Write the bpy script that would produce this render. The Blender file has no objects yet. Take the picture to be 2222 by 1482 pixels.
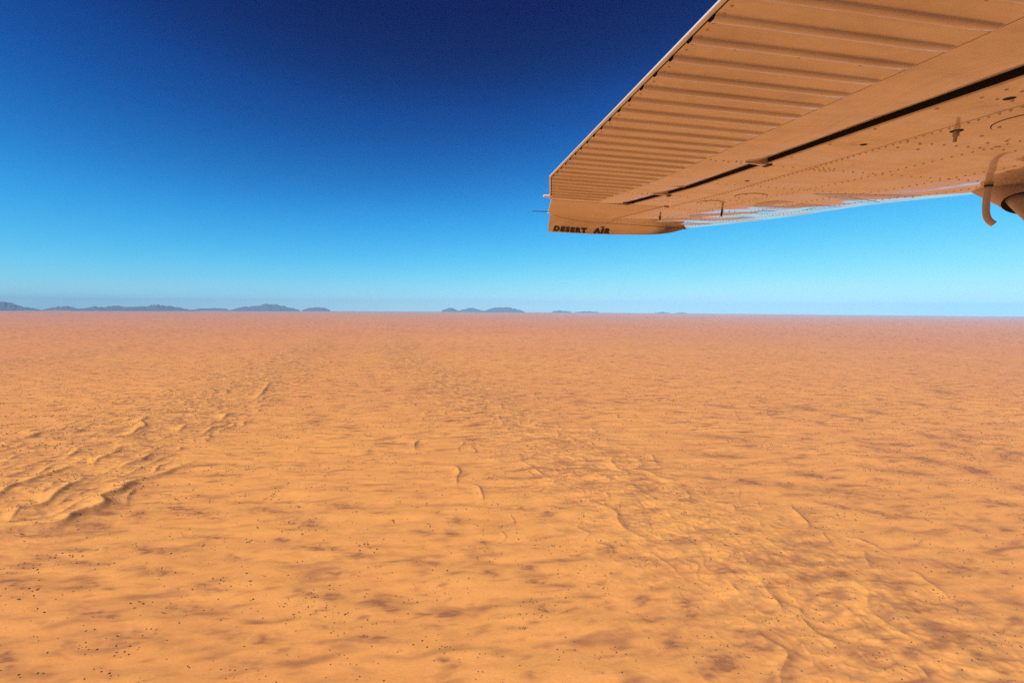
import bpy, bmesh, math, random
import numpy as np
from mathutils import Matrix, Vector

random.seed(7)
np.random.seed(7)
SC = bpy.context.scene
COL = SC.collection

# ------------------------------------------------------------------ camera
F = 987.56                      # focal length in photo pixels (2222 wide) = 16 mm on 36 mm
ALT = 300.0                     # metres above the plain
# rows: world x, y, z of the camera's right / down / forward axes
M = np.array([[0.99998, 0.0063, 0.0], [0.000436, -0.069191, 0.997603], [0.006285, -0.997584, -0.069192]])
cam_data = bpy.data.cameras.new("camera")
cam = bpy.data.objects.new("camera", cam_data)
COL.objects.link(cam)
cam_data.sensor_width = 36.0
cam_data.lens = 16.0
cam_data.clip_start = 0.02
cam_data.clip_end = 300000.0
cm = Matrix.Identity(4)
for r in range(3):
    cm[r][0] = M[r, 0]
    cm[r][1] = -M[r, 1]
    cm[r][2] = -M[r, 2]
cam.matrix_world = cm
SC.camera = cam

# ------------------------------------------------------------------ world, sun, exposure
SUN_DIR = Vector((-0.74, -0.67, 0.0)).normalized()        # horizontal direction towards the sun
SUN_EL = math.radians(44)
world = bpy.data.worlds.new("World")
SC.world = world
world.use_nodes = True
nt = world.node_tree
nt.nodes.clear()
sky = nt.nodes.new("ShaderNodeTexSky")
sky.sky_type = 'NISHITA'
sky.sun_disc = False
sky.sun_elevation = SUN_EL
sky.sun_rotation = math.atan2(SUN_DIR.x, SUN_DIR.y)
sky.altitude = 3000.0
sky.air_density = 1.0
sky.dust_density = 0.0
sky.ozone_density = 6.0
# one tone curve over the whole sky (deep blue overhead, levelling off at the bright horizon)
sc1 = nt.nodes.new("ShaderNodeVectorMath"); sc1.operation = 'SCALE'; sc1.inputs['Scale'].default_value = 0.1
crv = nt.nodes.new("ShaderNodeRGBCurve")
CURVES = (
    [(0, 0), (.053, .000), (.073, .001), (.091, .004), (.159, .034), (.32, .19), (.574, .43), (.8, .53), (1, .56)],
    [(0, 0), (.104, .007), (.143, .050), (.1785, .11), (.30, .34), (.53, .60), (.75, .74), (1, .79)],
    [(0, 0), (.233, .085), (.308, .24), (.375, .39), (.566, .71), (.777, .80), (1, .83)],
)
for c_, pl in zip(crv.mapping.curves, CURVES):
    while len(c_.points) < len(pl):
        c_.points.new(0.5, 0.5)
    for pt_, (x_, y_) in zip(c_.points, pl):
        pt_.location = (x_, y_)
        pt_.handle_type = 'AUTO_CLAMPED'
crv.mapping.extend = 'HORIZONTAL'
crv.mapping.update()
sc2 = nt.nodes.new("ShaderNodeVectorMath"); sc2.operation = 'SCALE'; sc2.inputs['Scale'].default_value = 10.0
bg = nt.nodes.new("ShaderNodeBackground")
bg.inputs[1].default_value = 0.1
wo = nt.nodes.new("ShaderNodeOutputWorld")
nt.links.new(sky.outputs[0], sc1.inputs[0])
nt.links.new(sc1.outputs[0], crv.inputs['Color'])
nt.links.new(crv.outputs[0], sc2.inputs[0])
nt.links.new(sc2.outputs[0], bg.inputs[0])
nt.links.new(bg.outputs[0], wo.inputs[0])

sd = bpy.data.lights.new("sun", 'SUN')
sd.energy = 5.0
sd.angle = math.radians(0.53)
sd.color = (1.0, 0.95, 0.87)
sun = bpy.data.objects.new("sun", sd)
COL.objects.link(sun)
sv = Vector((SUN_DIR.x * math.cos(SUN_EL), SUN_DIR.y * math.cos(SUN_EL), math.sin(SUN_EL)))
sun.rotation_euler = sv.to_track_quat('Z', 'Y').to_euler()
sun.location = (-50, 20, 80)

SC.view_settings.view_transform = 'Standard'
SC.view_settings.look = 'None'
SC.view_settings.exposure = 0.29
SC.view_settings.gamma = 1.0
SC.view_settings.use_curve_mapping = False
SC.render.engine = 'CYCLES'
SC.cycles.use_denoising = False
SC.cycles.max_bounces = 6
SC.cycles.sample_clamp_indirect = 3.0
SC.cycles.sample_clamp_direct = 6.0
SC.cycles.volume_bounces = 2


# ------------------------------------------------------------------ helpers
def pix_ray(x, y):
    """world direction through a point of the photograph"""
    return M @ np.array([(x - 1111.0) / F, (y - 741.0) / F, 1.0])


def ground_at(x, y, alt=ALT):
    d = pix_ray(x, y)
    return d[:2] * (alt / -d[2])


def tag(o, label=None, cat=None, group=None, kind=None):
    if label: o["label"] = label
    if cat: o["category"] = cat
    if group: o["group"] = group
    if kind: o["kind"] = kind
    return o


def mesh_obj(name, verts, faces, mat, parent=None, smooth=False):
    me = bpy.data.meshes.new(name)
    me.from_pydata([tuple(map(float, v)) for v in verts], [], faces)
    me.update()
    if smooth:
        me.polygons.foreach_set("use_smooth", [True] * len(me.polygons))
    if mat: me.materials.append(mat)
    o = bpy.data.objects.new(name, me)
    COL.objects.link(o)
    if parent is not None:
        o.parent = parent
    return o


class MB:
    """collects vertices and faces of one mesh"""
    def __init__(s):
        s.v, s.f = [], []

    def add(s, vs, fs):
        b = len(s.v)
        s.v += [tuple(x) for x in vs]
        s.f += [tuple(i + b for i in q) for q in fs]

    def grid(s, P, flip=False):
        n, m = len(P), len(P[0])
        fs = []
        for i in range(n - 1):
            for j in range(m - 1):
                q = (i * m + j, i * m + j + 1, (i + 1) * m + j + 1, (i + 1) * m + j)
                fs.append(q[::-1] if flip else q)
        s.add([p for r in P for p in r], fs)

    def box(s, a, b):
        (x0, y0, z0), (x1, y1, z1) = a, b
        s.add([(x0, y0, z0), (x1, y0, z0), (x1, y1, z0), (x0, y1, z0), (x0, y0, z1), (x1, y0, z1), (x1, y1, z1), (x0, y1, z1)],
              [(3, 2, 1, 0), (4, 5, 6, 7), (0, 1, 5, 4), (1, 2, 6, 5), (2, 3, 7, 6), (3, 0, 4, 7)])

    def tube(s, path, rad, n=10, cap=True):
        path = [Vector(p) for p in path]
        rads = rad if isinstance(rad, (list, tuple)) else [rad] * len(path)
        rings = []
        ref = Vector((0.31, 0.12, 0.94))
        for i, p in enumerate(path):
            t = (path[min(i + 1, len(path) - 1)] - path[max(i - 1, 0)]).normalized()
            a = t.cross(ref).normalized()
            b = t.cross(a)
            rings.append([p + (a * math.cos(k * 2 * math.pi / n) + b * math.sin(k * 2 * math.pi / n)) * rads[i] for k in range(n + 1)])
        s.grid(rings)
        if cap:
            for r in (rings[0], rings[-1]):
                s.add(r[:n], [tuple(range(n))])

    def build(s, name, mat, parent=None, smooth=False):
        return mesh_obj(name, s.v, s.f, mat, parent, smooth)


def new_mat(name):
    m = bpy.data.materials.new(name)
    m.use_nodes = True
    return m, m.node_tree, m.node_tree.nodes["Principled BSDF"]


def plain(name, col, rough=0.6, metal=0.0, coat=0.0):
    m, t, p = new_mat(name)
    p.inputs['Base Color'].default_value = (*col, 1)
    p.inputs['Roughness'].default_value = rough
    p.inputs['Metallic'].default_value = metal
    if coat:
        p.inputs['Coat Weight'].default_value = coat
        p.inputs['Coat Roughness'].default_value = 0.06
    return m


def paint(name, col, rough=0.35, wave=1.0, dirt=0.0, coat=1.0, coat_rough=0.04):
    """glossy aircraft enamel on slightly wavy sheet metal"""
    m, t, p = new_mat(name)
    L = t.links.new
    tc = t.nodes.new("ShaderNodeTexCoord")
    n1 = t.nodes.new("ShaderNodeTexNoise")
    n1.inputs['Scale'].default_value = 3.6
    n1.inputs['Detail'].default_value = 0.0
    n2 = t.nodes.new("ShaderNodeTexNoise")
    n2.inputs['Scale'].default_value = 9.0
    n2.inputs['Detail'].default_value = 0.0
    L(tc.outputs['Object'], n1.inputs['Vector'])
    L(tc.outputs['Object'], n2.inputs['Vector'])
    mx = t.nodes.new("ShaderNodeMath"); mx.operation = 'MULTIPLY_ADD'
    mx.inputs[1].default_value = 0.10
    L(n2.outputs['Fac'], mx.inputs[0]); L(n1.outputs['Fac'], mx.inputs[2])
    bp = t.nodes.new("ShaderNodeBump")
    bp.inputs['Strength'].default_value = 1.0
    bp.inputs['Distance'].default_value = 0.0035 * wave
    L(mx.outputs[0], bp.inputs['Height'])
    L(bp.outputs[0], p.inputs['Normal'])
    L(bp.outputs[0], p.inputs['Coat Normal'])
    # faint grime: broad cloudy staining of the enamel
    n3 = t.nodes.new("ShaderNodeTexNoise")
    n3.inputs['Scale'].default_value = 3.0
    n3.inputs['Detail'].default_value = 6.0
    n3.inputs['Roughness'].default_value = 0.65
    mpg = t.nodes.new("ShaderNodeMapping"); mpg.inputs['Scale'].default_value = (0.8, 4.5, 1.0)
    L(tc.outputs['Object'], mpg.inputs['Vector'])
    L(mpg.outputs[0], n3.inputs['Vector'])
    rp = t.nodes.new("ShaderNodeValToRGB")
    rp.color_ramp.elements[0].position = 0.30
    rp.color_ramp.elements[0].color = (col[0] * (1 - dirt), col[1] * (1 - dirt * 1.15), col[2] * (1 - dirt * 1.4), 1)
    rp.color_ramp.elements[1].position = 0.62
    rp.color_ramp.elements[1].color = (*col, 1)
    L(n3.outputs['Fac'], rp.inputs['Fac'])
    L(rp.outputs[0], p.inputs['Base Color'])
    p.inputs['Roughness'].default_value = rough
    p.inputs['Coat Weight'].default_value = coat
    p.inputs['Coat Roughness'].default_value = coat_rough
    p.inputs['Coat IOR'].default_value = 1.5
    return m


# ------------------------------------------------------------------ noise
_NR = np.random.RandomState(5)
_NA = _NR.uniform(0, 2 * np.pi, (512, 512))
_NC, _NS = np.cos(_NA).ravel(), np.sin(_NA).ravel()


def noise(x, y, seed=0):
    """gradient noise, about -1..1"""
    x = np.asarray(x, float); y = np.asarray(y, float)
    ix = np.floor(x); iy = np.floor(y)
    fx = x - ix; fy = y - iy
    jx = ix.astype(np.int64) + seed * 73; jy = iy.astype(np.int64) + seed * 151
    ux = fx * fx * fx * (fx * (fx * 6 - 15) + 10)
    uy = fy * fy * fy * (fy * (fy * 6 - 15) + 10)
    r0 = (jy & 511) << 9; r1 = ((jy + 1) & 511) << 9
    c0 = jx & 511; c1 = (jx + 1) & 511

    def g(k, dx, dy):
        return _NC[k] * dx + _NS[k] * dy
    a = g(r0 | c0, fx, fy); b = g(r0 | c1, fx - 1, fy)
    c = g(r1 | c0, fx, fy - 1); d = g(r1 | c1, fx - 1, fy - 1)
    a += (b - a) * ux; c += (d - c) * ux
    return (a + (c - a) * uy) * 1.5


def fbm(x, y, seed=0, o=4):
    s = 0; a = 1.0; t = 0
    for k in range(o):
        s = s + a * noise(x * 2 ** k, y * 2 ** k, seed + 17 * k); t += a; a *= 0.5
    return s / t * 1.3


def sstep(a, b, x):
    t = np.clip((x - a) / (b - a), 0, 1)
    return t * t * (3 - 2 * t)


# ------------------------------------------------------------------ terrain
def pts(ox, oy, sc, l):
    return [(ox + a / sc, oy + b / sc) for a, b in l]


za = lambda l: pts(0, 800, 2.963, l)
zd = lambda l: pts(1300, 1050, 3.418, l)
zc = lambda l: pts(1622, 1082, 3.703, l)
zm = lambda l: pts(700, 800, 2.7775, l)
CRESTS = [
    (za([(-420, 1120), (-250, 1090), (-120, 1066), (0, 1050), (100, 1030), (380, 1008), (440, 985), (460, 950), (520, 930), (640, 900), (680, 872), (650, 850), (640, 840), (700, 818), (780, 790), (800, 765), (850, 740), (930, 715), (1000, 700), (1060, 680), (1120, 650), (1180, 630), (1240, 605)]), 7.5),
    (za([(60, 1005), (90, 960), (128, 915), (120, 900), (50, 905)]), 4.5),
    (za([(170, 895), (260, 890), (310, 870), (340, 840), (390, 800), (450, 760), (520, 735), (540, 715), (520, 705)]), 6.5),
    (za([(760, 670), (790, 640), (870, 605), (920, 595), (950, 570), (990, 540)]), 5.5),
    (za([(600, 635), (610, 610), (650, 590), (740, 555), (790, 520), (850, 500)]), 6),
    (za([(-260, 930), (-60, 850), (0, 820), (40, 795), (80, 765), (160, 745), (240, 715), (330, 690), (430, 650), (470, 630), (540, 625)]), 7),
    (za([(690, 480), (780, 460), (850, 440), (880, 400), (940, 382), (920, 360), (900, 345), (950, 315), (990, 295)]), 6.5),
    (za([(20, 490), (100, 465), (200, 445), (240, 420), (330, 400)]), 6.5),
    (za([(1150, 410), (1190, 370), (1240, 355)]), 5),
    (za([(1300, 430), (1370, 385), (1450, 365), (1470, 350)]), 5.5),
    (za([(150, 525), (220, 505), (290, 495)]), 5),
    (za([(410, 595), (460, 565), (515, 535), (510, 520)]), 5.5),
    (za([(1640, 200), (1690, 160), (1740, 85)]), 6),
    (za([(430, 440), (500, 410), (560, 385)]), 5.5),
    (za([(1430, 330), (1460, 300), (1510, 285)]), 6),
    (za([(700, 1160), (640, 1170)]), 2),
    (zd([(1365, 1520), (1350, 1477), (1330, 1430), (1350, 1380), (1390, 1320), (1400, 1290), (1385, 1255), (1300, 1200), (1230, 1160), (1190, 1120), (1185, 1100)]), 4.2),
    (zd([(1385, 1255), (1450, 1285), (1520, 1320), (1590, 1340)]), 2.2),
    (zd([(950, 710), (970, 770), (1030, 820), (1110, 870)]), 2.8),
    (zd([(1215, 715), (1200, 740), (1205, 765), (1230, 790), (1260, 840), (1320, 890), (1360, 935), (1350, 960), (1330, 990)]), 3.0),
    (zd([(1360, 935), (1420, 935), (1500, 945), (1480, 985), (1520, 1040), (1590, 1110), (1680, 1175), (1760, 1235), (1820, 1265), (1900, 1290), (1950, 1320), (2000, 1400)]), 3.6),
    (zd([(1060, 540), (1065, 570), (1100, 605), (1150, 640), (1200, 690)]), 3.0),
    (zd([(1980, 510), (1970, 540), (1990, 590), (2010, 640)]), 3.2),
    (zd([(1430, 150), (1425, 180), (1480, 230), (1530, 280), (1560, 310), (1535, 345)]), 3.6),
    (zd([(815, 115), (800, 130), (850, 150), (930, 160), (1000, 165), (1005, 205)]), 3.6),
    (zd([(0, 170), (80, 195), (140, 235), (130, 260), (160, 310), (200, 355), (270, 390), (350, 430), (345, 470)]), 3.8),
    (zd([(370, 510), (450, 560), (520, 610), (590, 670)]), 2.2),
    (zd([(1190, 290), (1195, 330), (1210, 345)]), 3.0),
    (zd([(1990, 860), (1985, 920), (2010, 980), (2080, 1030), (2222, 1110)]), 2.8),
    (zd([(1640, 690), (1700, 720), (1770, 750), (1815, 780)]), 3.0),
    (zd([(1980, 780), (2080, 810), (2150, 850), (2200, 890)]), 3.2),
    (zc([(1290, 595), (1340, 600), (1380, 620), (1400, 650), (1470, 700), (1540, 750), (1610, 810)]), 3.6),
    (zc([(960, 770), (970, 830), (950, 890), (990, 950), (1080, 1010), (1200, 1080), (1300, 1160), (1420, 1240)]), 2.8),
    (zc([(940, 430), (940, 490), (980, 560)]), 3.0),
    (zc([(1310, 1310), (1380, 1380), (1430, 1440), (1450, 1480), (1455, 1520)]), 3.0),
    (zc([(800, 320), (900, 340), (1000, 375), (1110, 430)]), 3.2),
    (zm([(590, 428), (565, 440), (550, 460), (560, 490)]), 4.0),
    (zm([(740, 590), (810, 590), (830, 630), (805, 655), (810, 690)]), 4.0),
    (zm([(890, 710), (940, 705), (960, 760), (970, 790)]), 3.6),
    (zm([(1190, 520), (1190, 550), (1210, 580), (1260, 600), (1330, 650), (1400, 690), (1470, 720)]), 4.2),
    (zm([(1450, 500), (1480, 480), (1540, 490)]), 4.0),
    (zm([(1765, 525), (1735, 555), (1750, 590), (1800, 620), (1840, 630), (1840, 670)]), 4.4),
    (zm([(1985, 522), (2000, 570), (2040, 600)]), 4.0),
    (zm([(1610, 780), (1600, 800), (1640, 820), (1700, 840), (1780, 880), (1770, 915), (1800, 960), (1860, 1010), (1960, 1045), (1945, 1085)]), 4.0),
    (zm([(1910, 610), (1990, 635), (2010, 655), (2100, 685)]), 4.0),
    (zm([(1850, 700), (1900, 740), (2010, 800), (2010, 830)]), 3.2),
    (zm([(1060, 280), (1065, 310), (1090, 340)]), 4.4),
    (zm([(2180, 740), (2210, 770), (2205, 800)]), 3.4),
]
LEE = np.array([-SUN_DIR.x, -SUN_DIR.y])


def chaikin(P, n=2):
    P = np.array(P, float)
    for _ in range(n):
        Q = [P[0]]
        for a, b in zip(P[:-1], P[1:]):
            Q += [a * 0.75 + b * 0.25, a * 0.25 + b * 0.75]
        Q.append(P[-1])
        P = np.array(Q)
    return P


CREST_G = []
for px, A in CRESTS:
    P = chaikin([ground_at(*q) for q in px])
    d = P[-1] - P[0]
    nrm = np.array([d[1], -d[0]])                        # right-hand side of the line
    sgn = 1.0 if nrm @ LEE > 0 else -1.0
    CREST_G.append((P, A * (1.0 if px[0][0] < 700 else 0.66), sgn))


def _extra():
    g = np.random.RandomState(23)
    n = 0
    while n < 390:
        left = n < 215
        eta = (830 * (3.4 ** g.rand())) if left else (420 * (6.0 ** g.rand()))
        xi = (-640 + 0.085 * eta + g.uniform(-250, 230)) if left else (470 - 0.085 * eta + g.normal() * 105)
        ca, sa = math.cos(AZ), math.sin(AZ)
        x, y = xi * ca + eta * sa, -xi * sa + eta * ca
        rr_ = math.hypot(x, y)
        if not 560 < rr_ < 3000 or abs(math.atan2(x, y)) > 0.95: continue
        if left and rr_ < 920: continue
        A = g.uniform(1.5, 3.4) if left else g.uniform(0.6, 1.7) * (0.65 if rr_ < 900 else 1.25)
        L_ = g.uniform(30, 120) if left else g.uniform(14, 60) * (1 + 0.5 * min(1, rr_ / 2000))
        d = AZ + g.normal() * (0.16 if left else 0.35) + (0.22 if left else 0.35)
        nseg = 7
        P = []
        ph, am = g.uniform(0, 6.28), g.uniform(2, 7)
        for k in range(nseg + 1):
            t_ = (k / nseg - .5) * L_
            o_ = am * math.sin(ph + k * 1.15) + g.normal() * 0.8
            P.append((x + math.sin(d) * t_ + math.cos(d) * o_, y + math.cos(d) * t_ - math.sin(d) * o_))
        P = chaikin(P)
        if min(np.min(np.hypot(P[::4, None, 0] - Q[None, ::4, 0], P[::4, None, 1] - Q[None, ::4, 1])) for Q, _, _ in CREST_G) < (7.5 if left else 6): continue
        dd = P[-1] - P[0]
        CREST_G.append((P, A, 1.0 if np.array([dd[1], -dd[0]]) @ LEE > 0 else -1.0))
        n += 1


AZ = math.radians(-18)
_extra()


def crest_height(x, y):
    """sharp-crested dunes: long windward slope, slip face on the lee side"""
    h = np.zeros_like(x)
    slip = np.zeros_like(x)
    for P, A, sgn in CREST_G:
        Lw = 6.5 * A
        Ls = A / math.tan(math.radians(33))
        pad = Lw + 2
        idx = np.nonzero((x > P[:, 0].min() - pad) & (x < P[:, 0].max() + pad) & (y > P[:, 1].min() - pad) & (y < P[:, 1].max() + pad))[0]
        if len(idx) == 0: continue
        qx, qy = x[idx], y[idx]
        best = np.full(len(idx), 1e18)
        sg = np.zeros(len(idx)); par = np.zeros(len(idx))
        seg = P[1:] - P[:-1]
        sl = np.hypot(seg[:, 0], seg[:, 1])
        cum = np.concatenate([[0], np.cumsum(sl)])
        for k in range(len(seg)):
            if sl[k] < 1e-6: continue
            tx, ty = seg[k] / sl[k]
            rx, ry = qx - P[k, 0], qy - P[k, 1]
            t = np.clip(rx * tx + ry * ty, 0, sl[k])
            dx, dy = rx - t * tx, ry - t * ty
            d2 = dx * dx + dy * dy
            m = d2 < best
            best[m] = d2[m]
            sg[m] = (rx * ty - ry * tx)[m]
            par[m] = cum[k] + t[m]
        d = np.sqrt(best)
        u = par / cum[-1]
        amp = A * np.clip(np.sin(np.pi * np.clip(u * 0.94 + 0.03, 0, 1)), 0, 1) ** 0.55
        lee = sg * sgn > 0
        wob = 1 + 0.35 * noise(qx / 23, qy / 23, 5)
        tw = np.clip(d / (Lw * wob), 0, 1)
        w = amp * (1 - tw) ** 2 * (1 + 0.9 * tw)
        dl = d / np.maximum(Ls * amp / A, 0.3)
        le = amp * np.where(dl < 0.82, 1 - dl, 0.18 * np.exp(-(dl - 0.82) / 0.35))
        hh = np.where(lee, le, w)
        h[idx] = np.maximum(h[idx], hh)
        slip[idx] = np.maximum(slip[idx], np.where(lee, np.exp(-np.maximum(dl - 1.0, 0) * 0.5) * (amp / A), 0))
    return h, slip


AZ = math.radians(-18)


def bands(x, y):
    xi = x * math.cos(AZ) - y * math.sin(AZ)
    eta = x * math.sin(AZ) + y * math.cos(AZ)
    w = 40 * noise(eta / 260, xi / 400, 31)
    br = np.exp(-((xi - (470 - 0.085 * np.minimum(eta, 3000)) + w) / 150) ** 2) * (1 - 0.35 * sstep(4000, 9000, eta))
    bl = np.exp(-((xi - (-610 + 0.075 * np.minimum(eta, 2600)) + w) / 165) ** 2) * sstep(500, 800, eta) * (1 - 0.35 * sstep(4000, 9000, eta))
    bf = np.exp(-((xi + 1800 - 60 * noise(eta / 900, 0 * eta, 33)) / 130) ** 2) * sstep(1500, 2600, eta)
    bf2 = np.exp(-((xi - 2600) / 150) ** 2) * sstep(2000, 3000, eta)
    far = 0
    for c, s in ((-3300, 1), (-5200, 2), (4300, 3), (6300, 4)):
        far = far + np.exp(-((xi - c + 300 * noise(eta / 2500, 0 * eta, 40 + s)) / 260) ** 2) * sstep(3000, 6000, np.hypot(x, y))
    return xi, eta, br, bl, bf, 0.5 * bf2 + 0.7 * far


def height(x, y):
    r = np.hypot(x, y)
    xi, eta, br, bl, bf, b2 = bands(x, y)
    band = np.clip(br + bl + bf + b2, 0, 1)
    near = 1 - sstep(1000, 1700, r)
    # soft hummocks of the plain, drawn out across the wind
    a = math.radians(7)
    hx = x * math.cos(a) + y * math.sin(a); hy = -x * math.sin(a) + y * math.cos(a)
    wx = 14 * noise(x / 90, y / 90, 3); wy = 9 * noise(x / 80, y / 80, 4)
    h1 = noise((hx + wx) / 95, (hy + wy) / 36, 1)
    h2 = noise((hx + wx) / 40, (hy + wy) / 17, 2)
    h3 = noise(x / 15, y / 9, 6)
    h4 = noise((hx + wx) / 120, (hy + wy) / 15, 7)        # long low waves across the wind
    z = 2.1 * h1 + 0.75 * h2 + 0.11 * h3 + 0.50 * h4
    # sinuous dune crests in the linear dune belts
    q = xi / 58 + 0.9 * noise(eta / 110, xi / 160, 8) + 0.35 * noise(eta / 38, xi / 60, 9)
    ph = q - np.floor(q)
    saw = np.where(ph < 0.78, (ph / 0.78) ** 1.6, (1 - (ph - 0.78) / 0.22) ** 1.2)
    mod = np.clip(0.25 + 1.2 * noise(eta / 85, xi / 55, 10), 0, 1.2)
    z = z + band * (3.8 - 2.2 * near) * saw * mod
    rd = 1 - 2.6 * np.abs(noise((x + 6 * h3) / 21, y / 15, 15)); rd2 = 1 - 2.6 * np.abs(noise(x / 12 + 0.4 * h3, y / 9, 16))
    z = z + np.clip(br + bl, 0, 1) * (1.25 * np.clip(rd, 0, 1) ** 2 + 0.6 * np.clip(rd2, 0, 1) ** 2)       # braided low ridges
    z = z + 5.0 * band * (0.6 + 0.4 * noise(eta / 300, xi / 200, 12))
    # long swell of the distant sand sea
    z = z + sstep(2500, 9000, r) * (9 * noise(x / 900, y / 420, 13) + 14 * noise(x / 2600, y / 1500, 14))
    c, slip = crest_height(x, y)
    return z * (1 - 0.55 * np.clip(c / 2.5, 0, 1)) + c, slip, h1 + 0.45 * h2 + 0.5 * h4, band, c


za2 = lambda l: [(0 + a / 3.703, 1082 + b / 3.703, c / 3.703, d / 3.703, *e) for a, b, c, d, *e in l]
zb2 = lambda l: [(600 + a / 3.703, 1082 + b / 3.703, c / 3.703, d / 3.703, *e) for a, b, c, d, *e in l]
zc2 = lambda l: [(1622 + a / 3.703, 1082 + b / 3.703, c / 3.703, d / 3.703, *e) for a, b, c, d, *e in l]
zd2 = lambda l: [(1300 + a / 3.418, 1050 + b / 3.418, c / 3.418, d / 3.418, *e) for a, b, c, d, *e in l]
ze2 = lambda l: [(1422 + a / 2.7775, 700 + b / 2.7775, c / 2.7775, d / 2.7775, *e) for a, b, c, d, *e in l]
PATCH = (
    za2([(1230, 410, 200, 22), (680, 520, 120, 20), (1240, 590, 170, 22), (1620, 690, 50, 16), (1680, 735, 90, 14), (870, 720, 40, 12), (740, 680, 50, 14), (200, 730, 120, 30), (60, 660, 170, 30), (380, 470, 90, 12), (600, 415, 130, 12), (790, 930, 120, 25), (620, 880, 100, 30, .6), (1060, 1110, 260, 50, .7), (1500, 880, 250, 28, .7), (1850, 1090, 250, 30, .6), (2120, 1120, 90, 30), (2020, 1340, 120, 40, .6), (1450, 85, 120, 12), (1580, 115, 80, 15), (1720, 160, 60, 8), (1700, 310, 150, 14), (2130, 90, 150, 14), (1110, 130, 70, 22), (920, 38, 60, 8, 1.2), (760, 225, 120, 35), (1890, 470, 60, 14), (30, 1300, 90, 60), (150, 1420, 200, 40, .5)])
    + zb2([(1190, 270, 80, 14), (1460, 180, 50, 16), (840, 840, 70, 30, 1.3), (920, 890, 70, 25), (430, 785, 70, 22), (270, 775, 50, 18), (180, 745, 40, 18), (1410, 920, 70, 28, 1.2), (1350, 1295, 40, 18, 1.2), (1420, 1340, 50, 22), (780, 1130, 130, 25), (2040, 1440, 60, 30), (40, 330, 50, 14, 1.2), (300, 400, 160, 12), (480, 410, 60, 12), (660, 450, 90, 20), (510, 605, 110, 20), (1220, 510, 80, 16), (1720, 595, 50, 20), (2020, 565, 50, 25), (2090, 670, 60, 25), (860, 120, 60, 8), (1400, 280, 50, 16), (250, 200, 120, 22), (560, 60, 100, 20), (60, 100, 90, 12), (1650, 350, 50, 14), (1680, 410, 40, 14), (2130, 890, 70, 20), (1960, 90, 90, 12), (2170, 130, 60, 18), (1180, 920, 60, 14), (380, 1040, 80, 20, .6), (1560, 420, 60, 16, .6), (1280, 1020, 50, 16, .7)])
    + zc2([(780, 75, 40, 12, 1.2), (650, 45, 90, 8), (1780, 240, 130, 14), (2070, 250, 60, 14, 1.2), (1700, 550, 200, 18), (2090, 600, 80, 12), (1380, 920, 130, 32), (1210, 760, 45, 25, 1.1), (760, 640, 80, 22, 1.1), (1700, 1150, 80, 25), (1720, 1220, 50, 15), (1860, 1290, 60, 20), (2160, 1000, 60, 25, 1.3), (1130, 1190, 60, 22), (1310, 1280, 60, 25, 1.1), (900, 1300, 100, 35, 1.1), (2070, 1440, 50, 20), (200, 530, 150, 40, .7), (470, 670, 80, 20, 1.1), (1100, 120, 250, 14, .8), (2050, 35, 150, 14)])
    + zd2([(930, 1340, 90, 50, 1.2), (820, 1390, 90, 35, 1.1), (690, 970, 60, 35), (640, 900, 50, 30), (330, 870, 60, 30), (380, 1010, 70, 20), (540, 1170, 60, 30), (170, 1120, 60, 40, .7), (60, 500, 60, 25), (940, 670, 60, 25, 1.1), (1200, 1230, 120, 30), (1100, 1120, 150, 25, .8), (1400, 1420, 50, 50, .8), (1290, 1460, 40, 30, .8)])
    + ze2([(1640, 830, 100, 12, 1.1), (1930, 890, 70, 14, 1.3), (920, 920, 70, 12, 1.2), (570, 965, 60, 14, 1.2), (400, 695, 140, 8), (390, 800, 130, 10), (900, 515, 90, 8), (1100, 1020, 200, 18, .8), (1500, 900, 120, 10), (1850, 680, 60, 8), (1740, 420, 70, 7), (1330, 540, 60, 8), (410, 505, 60, 6), (150, 540, 40, 5), (720, 535, 60, 6), (1090, 557, 50, 6), (1210, 577, 40, 6), (770, 975, 60, 10), (1370, 765, 120, 7), (1300, 728, 60, 6), (1670, 687, 50, 8, 1.1), (1760, 738, 70, 9), (2110, 810, 70, 14), (1600, 495, 50, 6), (2200, 995, 60, 12)])
)


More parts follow.
